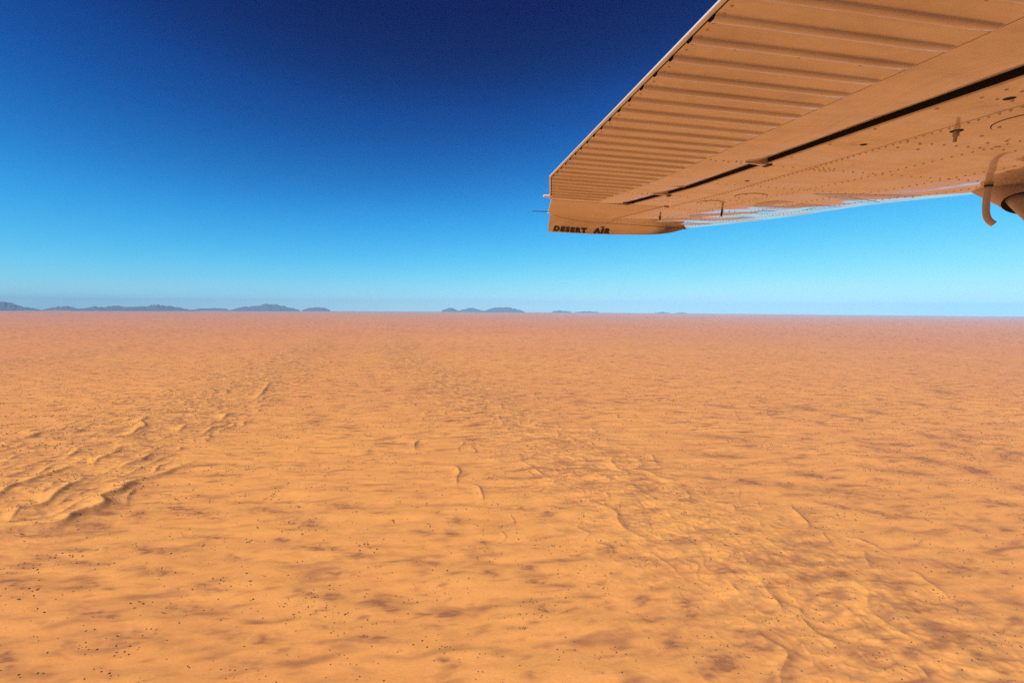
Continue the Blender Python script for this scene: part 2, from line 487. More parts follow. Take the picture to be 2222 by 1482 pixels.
def red_sand_and_shade(x, y, hum, slip, band):
    """coarse, darker red sand, plus shade painted on the slip faces: 0..1"""
    r = np.hypot(x, y)
    xr = x + 0.10 * y; yr = y - 0.10 * x
    rag = 0.6 * noise(xr / 16, yr / 3.6, 51) + 0.45 * noise(xr / 6.5, yr / 1.9, 52)
    wrp = noise(x / 15, y / 9, 53); wrp2 = noise(x / 12, y / 8, 54)
    m = np.zeros_like(x)
    for px, py, hw, hh, *s in PATCH:
        s = s[0] if s else 0.9
        c = ground_at(px, py)
        e1 = ground_at(px + hw, py + hw * (0.04 + 0.14 * max(0, px - 1200) / 1000)) - c
        e2 = ground_at(px, py + hh) - c
        l1 = np.hypot(*e1); l2 = np.hypot(*e2)
        pad = 3.2 * max(l1, l2)
        idx = np.nonzero((np.abs(x - c[0]) < pad) & (np.abs(y - c[1]) < pad))[0]
        if len(idx) == 0: continue
        e1 = e1 * 1.3; e2 = e2 * 1.3
        D = np.linalg.inv(np.stack([e1, e2], 1))
        qx, qy = x[idx] - c[0], y[idx] - c[1]
        a = D[0, 0] * qx + D[0, 1] * qy; b = D[1, 0] * qx + D[1, 1] * qy
        a = a + 0.45 * wrp[idx]; b = b + 0.8 * wrp2[idx]
        q2 = a * a + b * b
        g = s * (0.66 * np.exp(-0.5 * q2) + 0.5 * np.exp(-1.5 * q2)) * np.clip(0.85 + 0.95 * rag[idx], 0.15, 1.5)
        m[idx] = np.maximum(m[idx], g)
    # everywhere else: drawn-out smudges in the hollows, at two sizes, feathered by the wind
    wx = 22 * noise(x / 120, y / 120, 61) ; wy = 7 * noise(x / 60, y / 60, 66)
    yt = y - 0.12 * x + wy
    p1 = noise((x + wx) / 62, yt / 19, 62) + 0.45 * noise((x + wx) / 26, yt / 8, 63) - 0.25 * hum
    p2 = noise((x + wx) / 27, yt / 8.5, 64) + 0.35 * noise((x + wx) / 11, yt / 3.5, 65) - 0.15 * hum
    reg = 0.7 + 0.6 * noise(x / 240, y / 180, 67)
    pr = np.maximum(sstep(0.0, 1.05, p1 + 0.22 * rag), 0.75 * sstep(0.12, 1.1, p2 + 0.22 * rag)) * np.clip(reg + 0.15, 0.45, 1.2) * (0.85 + 0.15 * sstep(700, 1500, r))
    m = np.maximum(m, pr)
    brk = np.clip(0.35 + 1.1 * noise(x / 17, y / 13, 68) + 0.5 * noise(x / 6, y / 5, 69), 0, 1.1)
    m = np.maximum(m, 0.75 * slip * brk)  # shade of the lee faces painted in as broken dark smudges
    return np.clip(m, 0, 1.2)


# columns: fine inside the view, coarse behind the camera
az_f = np.radians(np.linspace(-59, 59, 1040))
az_c = np.radians(np.linspace(59, 301, 72)[1:-1])
az = np.concatenate([az_f, az_c])
rr = [8.0, 20, 40, 70, 110, 150, 200, 250]
r = 290.0
while r < 60000:
    rr.append(r)
    r *= 1.0038 if r < 1300 else (1.0055 if r < 6000 else 1.013)
rr.append(60000.0)
rr = np.array(rr)
NA, NR = len(az), len(rr)
GX = (rr[:, None] * np.sin(az)[None, :]).ravel()
GY = (rr[:, None] * np.cos(az)[None, :]).ravel()
gz, gslip, ghum, gband, gcr = height(GX, GY)
gred = red_sand_and_shade(GX, GY, ghum, gslip, gband)
co = np.empty((NA * NR + 1, 3), np.float32)
co[:-1, 0] = GX; co[:-1, 1] = GY; co[:-1, 2] = gz - ALT
co[-1] = (0, 0, -ALT)
j = np.arange(NA)
jn = (j + 1) % NA
i = np.arange(NR - 1)[:, None]
quads = np.stack([i * NA + j, (i + 1) * NA + j, (i + 1) * NA + jn, i * NA + jn], -1).reshape(-1, 4)[:, ::-1]
tris = np.stack([np.full(NA, NA * NR), jn, j], -1)[:, ::-1]
me = bpy.data.meshes.new("ground")
nl = quads.size + tris.size
me.vertices.add(len(co)); me.vertices.foreach_set("co", co.ravel())
me.loops.add(nl)
me.loops.foreach_set("vertex_index", np.concatenate([quads.ravel(), tris.ravel()]).astype(np.int32))
me.polygons.add(len(quads) + len(tris))
me.polygons.foreach_set("loop_start", np.concatenate([np.arange(len(quads)) * 4, quads.size + np.arange(len(tris)) * 3]).astype(np.int32))
me.polygons.foreach_set("use_smooth", np.ones(len(quads) + len(tris), bool))
me.update(calc_edges=True)
me.validate()
scrub_and_shade = np.clip(gband * (0.42 + 1.0 * noise(GX / 34, GY / 19, 71) + 0.75 * noise(GX / 12, GY / 7, 72)), 0, 1)
scrub_and_shade = np.maximum(scrub_and_shade, np.clip(gslip * 0.95, 0, 1))  # slip faces turned from the sun get their shade as dark colour
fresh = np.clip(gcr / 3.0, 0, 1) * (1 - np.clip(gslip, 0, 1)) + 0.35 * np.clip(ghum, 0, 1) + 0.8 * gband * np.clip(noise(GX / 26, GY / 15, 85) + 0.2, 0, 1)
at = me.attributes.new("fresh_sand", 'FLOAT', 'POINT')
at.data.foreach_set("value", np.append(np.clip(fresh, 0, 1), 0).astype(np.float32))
fs = sstep(1300, 2600, np.hypot(GX, GY)) * np.clip(0.45 + 0.9 * noise(GX / 160, GY / 90, 81) + 0.5 * gband, 0, 1)
ir = sstep(1800, 8000, GY + 0.4 * np.abs(GX) + 700 * noise(GX / 1500, GY / 1100, 83)) * 0.75  # pinkness of far haze painted into the sand colour, stronger with distance
at = me.attributes.new("haze_red", 'FLOAT', 'POINT')
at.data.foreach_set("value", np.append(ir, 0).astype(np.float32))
at = me.attributes.new("far_scrub", 'FLOAT', 'POINT')
at.data.foreach_set("value", np.append(fs, 0).astype(np.float32))
at = me.attributes.new("scrub_and_shade", 'FLOAT', 'POINT')
at.data.foreach_set("value", np.append(scrub_and_shade, 0).astype(np.float32))
at = me.attributes.new("red_sand_and_shade", 'FLOAT', 'POINT')
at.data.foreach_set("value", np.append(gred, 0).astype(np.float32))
ground = bpy.data.objects.new("ground", me)
COL.objects.link(ground)
tag(ground, "orange sand plain with low dunes reaching to the horizon", kind="structure")

sand, t, p = new_mat("sand")
L = t.links.new
tc = t.nodes.new("ShaderNodeTexCoord")
at = t.nodes.new("ShaderNodeAttribute"); at.attribute_name = "red_sand_and_shade"
mp = t.nodes.new("ShaderNodeMapping"); mp.inputs['Scale'].default_value = (0.5, 1.0, 1.0)
L(tc.outputs['Object'], mp.inputs['Vector'])


def tnoise(scale, detail, rough=0.55, vec=None):
    n = t.nodes.new("ShaderNodeTexNoise")
    n.inputs['Scale'].default_value = scale
    n.inputs['Detail'].default_value = detail
    n.inputs['Roughness'].default_value = rough
    L((vec or mp).outputs[0], n.inputs['Vector'])
    return n


def tmix(fac, a, b):
    m = t.nodes.new("ShaderNodeMix"); m.data_type = 'RGBA'
    for sock, val in ((m.inputs['Factor'], fac), (m.inputs['A'], a), (m.inputs['B'], b)):
        if hasattr(val, 'links') or isinstance(val, bpy.types.NodeSocket):
            L(val, sock)
        else:
            sock.default_value = val
    return m.outputs['Result']


def tramp(src, lo, hi, v0=0.0, v1=1.0):
    m = t.nodes.new("ShaderNodeMapRange")
    m.inputs['From Min'].default_value = lo; m.inputs['From Max'].default_value = hi
    m.inputs['To Min'].default_value = v0; m.inputs['To Max'].default_value = v1
    L(src, m.inputs['Value'])
    return m.outputs[0]


def tmath(op, a, b):
    m = t.nodes.new("ShaderNodeMath"); m.operation = op
    for s_, v_ in ((m.inputs[0], a), (m.inputs[1], b)):
        if isinstance(v_, bpy.types.NodeSocket): L(v_, s_)
        else: s_.default_value = v_
    return m.outputs[0]


nA = tnoise(0.012, 4)          # broad tone
nB = tnoise(0.09, 5, 0.6)      # metre-scale mottling
nC = tnoise(0.6, 4, 0.6)       # grain
nD = tnoise(0.0011, 5)         # distant belts
base = tmix(tramp(nA.outputs['Fac'], 0.32, 0.68), (0.665, 0.266, 0.066, 1), (0.705, 0.294, 0.072, 1))
base = tmix(tramp(nD.outputs['Fac'], 0.35, 0.7, 0.0, 0.55), base, (0.560, 0.205, 0.072, 1))
base = tmix(tramp(nB.outputs['Fac'], 0.52, 0.80, 0.0, 0.30), base, (0.46, 0.184, 0.056, 1))
at2 = t.nodes.new("ShaderNodeAttribute"); at2.attribute_name = "scrub_and_shade"
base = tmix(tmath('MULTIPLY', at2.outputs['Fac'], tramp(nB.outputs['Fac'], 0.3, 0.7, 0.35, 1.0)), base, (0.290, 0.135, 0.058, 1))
at3 = t.nodes.new("ShaderNodeAttribute"); at3.attribute_name = "fresh_sand"
at5 = t.nodes.new("ShaderNodeAttribute"); at5.attribute_name = "haze_red"
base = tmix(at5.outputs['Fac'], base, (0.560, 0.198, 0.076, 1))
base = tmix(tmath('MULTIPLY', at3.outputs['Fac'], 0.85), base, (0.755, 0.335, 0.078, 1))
at4 = t.nodes.new("ShaderNodeAttribute"); at4.attribute_name = "far_scrub"
nE = tnoise(0.16, 2, 0.5, tc)
base = tmix(tmath('MULTIPLY', at4.outputs['Fac'], tramp(nE.outputs['Fac'], 0.60, 0.68)), base, (0.17, 0.085, 0.040, 1))
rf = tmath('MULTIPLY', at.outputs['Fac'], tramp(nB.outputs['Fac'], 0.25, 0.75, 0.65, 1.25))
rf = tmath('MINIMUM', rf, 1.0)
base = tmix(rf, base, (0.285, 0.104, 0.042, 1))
base = tmix(tramp(nC.outputs['Fac'], 0.40, 0.72, 0.0, 0.34), base, (0.40, 0.165, 0.055, 1))
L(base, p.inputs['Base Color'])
p.inputs['Roughness'].default_value = 0.95
p.inputs['Specular IOR Level'].default_value = 0.12
bm_ = t.nodes.new("ShaderNodeBump")
bm_.inputs['Strength'].default_value = 0.35
bm_.inputs['Distance'].default_value = 1.2
hsum = tmath('ADD', tmath('MULTIPLY', nB.outputs['Fac'], 1.0), tmath('MULTIPLY', nC.outputs['Fac'], 0.30))
L(hsum, bm_.inputs['Height'])
L(bm_.outputs[0], p.inputs['Normal'])
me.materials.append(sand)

# ------------------------------------------------------------------ mountains on the horizon
rock, t, p = new_mat("mountain_rock")
L = t.links.new
tc = t.nodes.new("ShaderNodeTexCoord"); mp = tc
n_ = t.nodes.new("ShaderNodeTexNoise"); n_.inputs['Scale'].default_value = 0.0009; n_.inputs['Detail'].default_value = 7
L(tc.outputs['Object'], n_.inputs['Vector'])
cr = t.nodes.new("ShaderNodeValToRGB")
cr.color_ramp.elements[0].color = (0.04, 0.034, 0.033, 1); cr.color_ramp.elements[1].color = (0.12, 0.09, 0.075, 1)
L(n_.outputs['Fac'], cr.inputs['Fac']); L(cr.outputs[0], p.inputs['Base Color'])
p.inputs['Roughness'].default_value = 0.9

zh = lambda ox, l: [(ox + a / 2.924, 640 + b / 2.924) for a, b in l]
MOUNT = [
    ("broad blue mountain cut by the left edge of the picture", zh(0, [(-420, 84), (-330, 62), (-200, 40), (-80, 33), (0, 29), (22, 26), (55, 31), (95, 41), (112, 52), (165, 65), (215, 70), (262, 80)]), 52000),
    ("faint low blue hill between the two biggest mountains on the left", zh(0, [(262, 84), (330, 74), (390, 66), (430, 61), (452, 69), (520, 80)]), 57000),
    ("dark blue flat-topped mountain at the left of the horizon", zh(0, [(440, 84), (480, 76), (540, 71), (590, 65), (615, 63), (640, 68), (740, 71), (830, 68), (900, 66), (940, 60), (960, 51), (1020, 49), (1050, 56), (1090, 58), (1130, 63), (1160, 72), (1190, 77), (1230, 85)]), 51000),
    ("pale hill just behind the dark flat-topped mountain", zh(0, [(640, 80), (690, 62), (740, 61), (775, 64), (820, 76)]), 57500),
    ("thin pale hill line right of the dark flat-topped mountain", zh(0, [(1215, 86), (1260, 80), (1300, 82), (1370, 78), (1420, 80), (1460, 85)]), 58000),
    ("pale blue dome-shaped mountain left of the middle of the horizon", zh(0, [(1455, 86), (1480, 76), (1520, 66), (1580, 62), (1640, 56), (1690, 47), (1740, 49), (1800, 58), (1850, 68), (1880, 76), (1905, 86)]), 55000),
    ("small pale hill right beside the dome-shaped mountain", zh(0, [(1915, 86), (1945, 78), (1980, 73), (2010, 74), (2050, 70), (2070, 75), (2095, 86)]), 56500),
    ("small pointed hill left of the central mountain", zh(900, [(165, 94), (190, 85), (225, 73), (250, 80), (280, 94)]), 56000),
    ("low pale hill touching the left foot of the central mountain", zh(900, [(270, 94), (310, 84), (360, 75), (395, 83), (440, 94)]), 57000),
    ("blue two-humped mountain at the centre of the horizon", zh(900, [(425, 97), (460, 82), (500, 71), (545, 74), (580, 67), (610, 69), (640, 79), (665, 86), (700, 97)]), 53000),
    ("low hill with a flat crest right of the central mountain", zh(900, [(865, 98), (885, 83), (920, 79), (950, 86), (1000, 98)]), 56000),
    ("thin dark hill at the end of the mountain line", zh(900, [(1015, 99), (1050, 94), (1100, 91), (1130, 94), (1175, 99)]), 57500),
    ("tiny hill above the horizon below the wing tip lettering", zh(900, [(1520, 106), (1550, 100), (1570, 96), (1590, 99), (1625, 106)]), 57500),
    ("tiniest hill, last one towards the right on the horizon", zh(900, [(1650, 108), (1690, 101), (1730, 108)]), 57800),
]
for k, (lab, prof, D) in enumerate(MOUNT):
    xs = np.array([a for a, b in prof]); ys = np.array([b for a, b in prof])
    n = max(24, int((xs[-1] - xs[0]) * 0.9)); n = min(n, 150)
    nd = 15
    dep = 0.16 * D / 3
    P = []
    for a in range(nd + 1):
        row = []
        v = a / nd
        for b in range(n + 1):
            x = xs[0] + (xs[-1] - xs[0]) * b / n
            yy = np.interp(x, xs, ys)
            d = pix_ray(x, yy); hd = math.hypot(d[0], d[1])
            R = D - dep / 2 + dep * v
            jag = float(fbm(np.array([x / 7.0 + 13 * k]), np.array([k * 3.3]), 77, 4)[0])
            zt = (d[2] / hd * D + ALT) * ((0.82 if k < 10 else 0.42) + 0.14 * jag)                     # height above the plain at the ridge
            ridge = 1 - abs(2 * v - 1) ** 1.25
            nz = float(fbm(np.array([x / 9 + 40 * k]), np.array([v * 6]), 70, 4)[0])
            edge = math.sin(math.pi * b / n) ** 0.3
            h = max(0.0, zt) * ridge * edge
            z = h * (1 + (0.55 * nz - 0.05) * (1 - ridge * 0.85)) + 0.045 * zt * nz * ridge * edge
            if a in (0, nd) or b in (0, n): z = -25
            row.append((d[0] / hd * R, d[1] / hd * R, z - ALT))
        P.append(row)
    m = MB(); m.grid(P, flip=True)
    c = np.mean(np.array(m.v), 0)
    o = m.build("mountain", rock, None, True)
    tag(o, lab, "mountain", "mountains along the horizon", "structure")

# ------------------------------------------------------------------ haze
hz, t, p = new_mat("haze_air")
t.nodes.remove(p)
pv = t.nodes.new("ShaderNodeVolumePrincipled")
pv.inputs['Color'].default_value = (0.26, 0.63, 1.0, 1)
pv.inputs['Density'].default_value = 1.6e-5
pv.inputs['Anisotropy'].default_value = -0.35
t.links.new(pv.outputs[0], t.nodes["Material Output"].inputs['Volume'])
m = MB(); m.box((-63000, -63000, -ALT - 60), (63000, 63000, 1500 - ALT + 20))
haze = m.build("haze", hz)
tag(haze, "thin pale blue desert haze filling the air", kind="stuff")

# ------------------------------------------------------------------ bushes
leaf, t, p = new_mat("bush_leaf")
oi = t.nodes.new("ShaderNodeObjectInfo")
n_ = t.nodes.new("ShaderNodeTexNoise"); n_.inputs['Scale'].default_value = 0.8; n_.inputs['Detail'].default_value = 3
tc = t.nodes.new("ShaderNodeTexCoord"); t.links.new(tc.outputs['Object'], n_.inputs['Vector'])
cr = t.nodes.new("ShaderNodeValToRGB")
cr.color_ramp.elements[0].position = 0.3; cr.color_ramp.elements[0].color = (0.065, 0.044, 0.022, 1)
cr.color_ramp.elements[1].position = 0.7; cr.color_ramp.elements[1].color = (0.150, 0.098, 0.045, 1)
t.links.new(n_.outputs['Fac'], cr.inputs['Fac']); t.links.new(cr.outputs[0], p.inputs['Base Color'])
p.inputs['Roughness'].default_value = 0.85

rng = np.random.RandomState(11)


def bush_mesh(seed, nleaf=70):
    """low rounded shrub: several uneven lobes of leafy sprigs on a few stems, 1 m radius"""
    g = np.random.RandomState(seed)
    m = MB()
    lobes = [(0, 0, 0.42, 0.62)] + [(g.uniform(-.6, .6), g.uniform(-.6, .6), g.uniform(.25, .5), g.uniform(.3, .5)) for _ in range(4)]
    for k in range(nleaf):
        lx, ly, lz, lr = lobes[g.randint(len(lobes))]
        d = g.normal(size=3); d /= np.linalg.norm(d); d[2] = abs(d[2]) * 0.9 - 0.15
        c = np.array([lx, ly, lz]) + d * lr * g.uniform(.55, 1.05)
        c[2] = max(c[2], 0.04)
        a = g.normal(size=3); a /= np.linalg.norm(a)
        b = np.cross(a, d); b /= max(np.linalg.norm(b), 1e-3)
        s1, s2 = g.uniform(.16, .32), g.uniform(.10, .2)
        m.add([c - a * s1, c + b * s2, c + a * s1, c - b * s2 + d * .06], [(0, 1, 2, 3)])
    for k in range(4):
        an = k * 1.6 + g.uniform(0, .6)
        m.tube([(0, 0, -.1), (.25 * math.cos(an), .25 * math.sin(an), .25), (.5 * math.cos(an), .5 * math.sin(an), .55)], [.05, .035, .015], 4, False)
    me_ = bpy.data.meshes.new("bush")
    me_.from_pydata([tuple(map(float, v)) for v in m.v], [], m.f)
    me_.materials.append(leaf)
    return me_


BUSH_MESH = [bush_mesh(100 + k) for k in range(6)]
TR = (
    pts(0, 1082, 3.703, [(550, 62), (570, 90), (1520, 143), (1985, 710), (1715, 1297), (1118, 1195), (970, 1265), (1105, 1210), (710, 1205), (690, 1190), (672, 1010), (1838, 925), (450, 808), (1330, 925), (1130, 820), (945, 578), (880, 553), (430, 565), (1990, 550), (955, 460), (1030, 464), (68, 348), (910, 335), (1105, 255), (385, 178), (2165, 400), (245, 980), (540, 960), (425, 985), (2140, 780), (1610, 508), (520, 110), (480, 130), (505, 125), (465, 140), (1300, 915), (1315, 920), (1390, 937), (660, 1190), (640, 1180), (610, 1160)])
    + pts(600, 1082, 3.703, [(190, 958), (1072, 1135), (1198, 1040), (845, 980), (985, 942), (1385, 657), (1455, 677), (300, 832), (570, 1278), (640, 1325), (780, 1305), (990, 1225), (1005, 1230), (970, 1240), (1780, 1187), (1735, 1255), (1770, 1250), (660, 885), (95, 810), (70, 205), (1540, 762), (1565, 1130), (2160, 1095), (2145, 685), (460, 733), (235, 622), (268, 635), (160, 625), (395, 660), (30, 412), (1600, 1455), (1665, 240), (1850, 228), (530, 505), (700, 308), (395, 1425), (850, 1235), (1450, 1248), (1700, 975), (1840, 1078), (815, 1322), (545, 1258), (590, 1320), (10, 845), (130, 935), (60, 185), (50, 130)])
    + pts(1300, 1050, 3.418, [(850, 825), (880, 845), (910, 875), (785, 865), (990, 890), (350, 578), (1130, 910), (1150, 940), (1110, 1020), (1080, 1040), (285, 965), (470, 1048), (20, 1018), (1500, 1200), (1580, 1210), (1490, 1215), (260, 495), (245, 1030), (1115, 900), (1095, 925), (360, 355), (380, 360), (400, 395), (420, 400), (490, 410), (210, 200), (190, 195), (230, 220)])
    + pts(1622, 1082, 3.703, [(1640, 990), (1740, 990), (1760, 995), (500, 875), (695, 877), (950, 1282), (885, 1225), (410, 1200), (430, 1180), (520, 1192), (655, 797), (2090, 443), (1475, 247), (1560, 247), (2165, 895), (2145, 1335), (1270, 755), (1160, 965), (960, 1062), (870, 1087), (600, 1250), (620, 1285), (1630, 985), (1700, 990), (345, 395), (375, 385)])
)
SPECIAL = {}
near_r = []
for q in TR:
    g = ground_at(*q)
    near_r.append((g[0], g[1], rng.uniform(0.45, 0.82)))
# clustered scatter of the rest
cand = []
N0 = 330000
rad = np.sqrt(rng.uniform(330 ** 2, 4200 ** 2, N0 * 6))
thin = rng.uniform(size=N0 * 6) < np.minimum(1, (1500 / rad) ** 1.6)
rad = rad[thin]
aa = np.radians(rng.uniform(-55, 55, len(rad)))
bx, by = rad * np.sin(aa), rad * np.cos(aa)
_, _, b_r, b_l, b_f, b_2 = bands(bx, by)
cl = noise(bx / 60, by / 45, 91) + 0.7 * noise(bx / 22, by / 12, 92)
ln = 1 - np.abs(noise((bx + 30 * noise(bx / 80, by / 80, 94)) / 110, by / 30, 93)) * 3.2          # drawn-out strings of bushes
cs = noise(bx / 9, by / 6, 95)
dens = np.clip(0.02 + (0.8 * np.clip(cl - 0.2, 0, 1.2) + 0.7 * np.clip(ln, 0, 1) * np.clip(cl + 0.25, 0, 1) + 0.35 * (b_r + b_l) * np.clip(cl + 0.2, 0, 1)) * np.clip(0.35 + 1.6 * cs, 0, 1.6), 0, 1)
keep = rng.uniform(size=len(bx)) < dens * (0.60 + 0.38 * sstep(600, 1300, np.hypot(bx, by)))
bx, by = bx[keep], by[keep]
if len(bx) > 66000:
    bx, by = bx[:66000], by[:66000]
bs = np.clip(rng.lognormal(-0.50, 0.42, len(bx)), 0.28, 1.2)
order = np.argsort(np.hypot(bx, by) / bs)
n_ind = 300 - len(near_r)
big = order[:n_ind]; rest = order[n_ind:]
allx = np.concatenate([[b[0] for b in near_r], bx[big]])
ally = np.concatenate([[b[1] for b in near_r], by[big]])
alls = np.concatenate([[b[2] for b in near_r], bs[big] * 0.8])
allz = height(allx, ally)[0] - ALT
for k in range(len(allx)):
    o = bpy.data.objects.new("bush", BUSH_MESH[k % 6])
    COL.objects.link(o)
    o.location = (allx[k], ally[k], allz[k] - 0.05)
    s = alls[k]
    o.scale = (s * rng.uniform(.85, 1.2), s * rng.uniform(.85, 1.2), s * rng.uniform(.75, 1.05))
    o.rotation_euler = (0, 0, rng.uniform(0, 6.28))
    a_ = math.degrees(math.atan2(allx[k], ally[k])); r_k = math.hypot(allx[k], ally[k])
    side_ = "left" if a_ < -17 else ("right" if a_ > 17 else "middle")
    lab_ = "low dark desert bush on the %s sand, %s of the picture" % (("nearest", "lower " + side_) if r_k < 520 else ("open", side_ + " foreground"))
    tag(o, lab_, "bush", "bushes scattered on the near sand")
# the many smaller ones: tufts of a few leaning blades and a low body each
rx, ry, rs = bx[rest], by[rest], bs[rest]
far_k = np.hypot(rx, ry)
rs = rs * (1.05 + 0.45 * sstep(700, 2200, far_k))
rz = height(rx, ry)[0] - ALT
nb = len(rx)
K = 4
ang = rng.uniform(0, 2 * np.pi, (nb, K)) * 0.25 + np.arange(K)[None, :] * 2 * np.pi / K
rw = rng.uniform(0.6, 1.15, (nb, K)) * rs[:, None]
bv = np.empty((nb, 2 * K + 1, 3), np.float32)
bv[:, :K, 0] = rx[:, None] + np.cos(ang) * rw * 0.8; bv[:, :K, 1] = ry[:, None] + np.sin(ang) * rw * 0.8; bv[:, :K, 2] = rz[:, None] - 0.15
bv[:, K:2 * K, 0] = rx[:, None] + np.cos(ang + .5) * rw; bv[:, K:2 * K, 1] = ry[:, None] + np.sin(ang + .5) * rw
bv[:, K:2 * K, 2] = rz[:, None] + rs[:, None] * rng.uniform(.3, .8, (nb, K))
bv[:, 2 * K, 0] = rx + rng.uniform(-.3, .3, nb) * rs; bv[:, 2 * K, 1] = ry + rng.uniform(-.3, .3, nb) * rs; bv[:, 2 * K, 2] = rz + rs * rng.uniform(.75, 1.15, nb)
tf = []
for k in range(K):
    k2 = (k + 1) % K
    tf += [(k, k2, K + k), (k2, K + k2, K + k), (K + k, K + k2, 2 * K)]
tf = np.array(tf)
F3 = (np.arange(nb)[:, None, None] * (2 * K + 1) + tf[None]).reshape(-1, 3)
bme = bpy.data.meshes.new("far_bushes")
bme.vertices.add(nb * (2 * K + 1)); bme.vertices.foreach_set("co", bv.ravel())
bme.loops.add(F3.size); bme.loops.foreach_set("vertex_index", F3.ravel().astype(np.int32))
bme.polygons.add(len(F3)); bme.polygons.foreach_set("loop_start", (np.arange(len(F3)) * 3).astype(np.int32))
bme.update(calc_edges=True); bme.validate()
bme.materials.append(leaf)
fb = bpy.data.objects.new("far_bushes", bme)
COL.objects.link(fb)
tag(fb, "countless tiny dark bushes dotted over the sand plain", "bushes", None, "stuff")
print("bushes", nb, "ground tris", len(quads) * 2)

# ------------------------------------------------------------------ the aircraft
S = 0.5                                                  # metres per wing unit (eye to wing plane)
WR = np.array([[0.990387, -0.045888, -0.130493], [0.027026, 0.989382, -0.142801], [0.135661, 0.137902, 0.981111]])
WAX = M @ np.stack([WR[:, 0], WR[:, 2], -WR[:, 1]], 1)   # columns: chord forward, span outward, up


def on_plane(px, py, z=0.0):
    q = WR.T @ np.array([(px - 1111) / F, (py - 741) / F, 1.0])
    q = q * (-(1.0 + z) / q[1])
    return q[0], q[2]


def on_span(px, py, u):
    q = WR.T @ np.array([(px - 1111) / F, (py - 741) / F, 1.0])
    q = q * (u / q[2])
    return q[0], -q[1] - 1.0                             # chord, height above the wing plane


plane = bpy.data.objects.new("light_aircraft", None)
COL.objects.link(plane)
pm = Matrix.Identity(4)
for r_ in range(3):
    for c_ in range(3):
        pm[r_][c_] = WAX[r_, c_]
    pm[r_][3] = WAX[r_, 2] * S
plane.matrix_world = pm
tag(plane, "white high-wing light aircraft seen from below its strutted wing, DESERT AIR on the tip", "aircraft")

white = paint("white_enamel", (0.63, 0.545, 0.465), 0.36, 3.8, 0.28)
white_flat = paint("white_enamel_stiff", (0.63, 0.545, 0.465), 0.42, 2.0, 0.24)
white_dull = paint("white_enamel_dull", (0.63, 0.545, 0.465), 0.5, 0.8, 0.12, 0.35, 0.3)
edge_m = plain("bare_edge", (0.66, 0.64, 0.62), 0.35, 0.0, 0.3)
navy = paint("registration_paint", (0.055, 0.045, 0.075), 0.35, 3.2, 0.0)
rivet_m = plain("grimy_rivet", (0.46, 0.37, 0.30), 0.5)
strut_m = plain("strut_paint", (0.52, 0.44, 0.37), 0.6)
seam_m = plain("seam_grime", (0.22, 0.16, 0.11), 0.7)
black = plain("black_lettering", (0.012, 0.012, 0.014), 0.4)
dark = plain("dark_gap", (0.006, 0.006, 0.006), 0.9)
metal = plain("worn_metal", (0.30, 0.26, 0.22), 0.4, 0.7)
rubber = plain("black_rubber", (0.02, 0.02, 0.022), 0.6)
tube_m = plain("tube_paint", (0.48, 0.40, 0.34), 0.45, 0.0, 0.3)


def ip(u, tab):
    a = np.array(tab)
    return float(np.interp(u, a[:, 0], a[:, 1]))


TEt = [(-1, .915), (1.6, .915), (4.59, .928), (5.82, 1.195)]
BEt = [(-1, 1.985), (1.6, 1.985), (4.35, 1.955), (5.82, 1.796)]
GAt = [(-1, 2.500), (1.9, 2.498), (2.6, 2.479), (3.5, 2.467), (4.6, 2.430), (5.72, 2.245)]
GBt = [(-1, 2.535), (1.9, 2.53), (2.6, 2.505), (3.5, 2.49), (4.6, 2.45), (5.72, 2.262)]
PLt = [(-1, 2.885), (2.1, 2.885), (3.7, 2.865), (4.6, 2.85), (5.7, 2.754), (7.27, 2.609), (7.7, 2.57)]
LEt = [(-1, 4.98), (3.9, 4.97), (4.7, 4.66), (5.96, 4.55), (7.0, 4.30), (7.82, 4.03)]     # lower outline of the nose as the eye sees it
TTt = [(5.83, 1.225), (6.96, 1.42), (7.22, 1.55)]
JT = [(1.46, 7.06), (1.53, 7.14), (1.6, 7.24), (1.8, 7.42), (2.05, 7.60), (2.27, 7.70), (2.53, 7.70), (3.0, 7.71), (3.5, 7.73), (4.0, 7.75), (4.25, 7.74), (4.42, 7.72)]   # joint: u over v


def w3(v, u, z):
    return (v * S, u * S, z * S)


def under_z(v, u):
    """rise of the lower skin towards the nose"""
    vp, le = ip(u, PLt), ip(u, LEt)
    v0 = vp + 0.12 * (le - vp)
    Lc = le - v0
    x = min(max((v - v0) / Lc, 0.0), 1.0)
    pw = ip(u, [(4.5, 3.6), (6.0, 1.3), (7.7, 1.2)])
    th = ip(u, [(6.2, 1.0), (7.7, 0.6)])
    return 0.21 * th * Lc / (pw + 1) * x ** (pw + 1)


def wa(v, u, dz=0.0):
    """point of the lower skin lying behind plane position (v, u) as seen from the seat"""
    z = under_z(v, u)
    return (v * (1 + z) * S, u * (1 + z) * S, (z + dz) * S)


def rivet(mb, v, u, r=0.0078, hgt=0.0045):
    n = 6
    ring0 = [wa(v + r * math.cos(k * 2 * math.pi / n), u + r * math.sin(k * 2 * math.pi / n), .0005) for k in range(n)]
    ring1 = [wa(v + .62 * r * math.cos(k * 2 * math.pi / n), u + .62 * r * math.sin(k * 2 * math.pi / n), -hgt) for k in range(n)]
    mb.add(ring0 + ring1, [(k, (k + 1) % n, n + (k + 1) % n, n + k) for k in range(n)] + [tuple(range(n, 2 * n))])


# --- flap and aileron: skins between pressed stiffening beads, rolled nose, folded trailing edge
PITCH, U0, GW, GD = 0.16193, 1.5894, 0.052, -0.0135


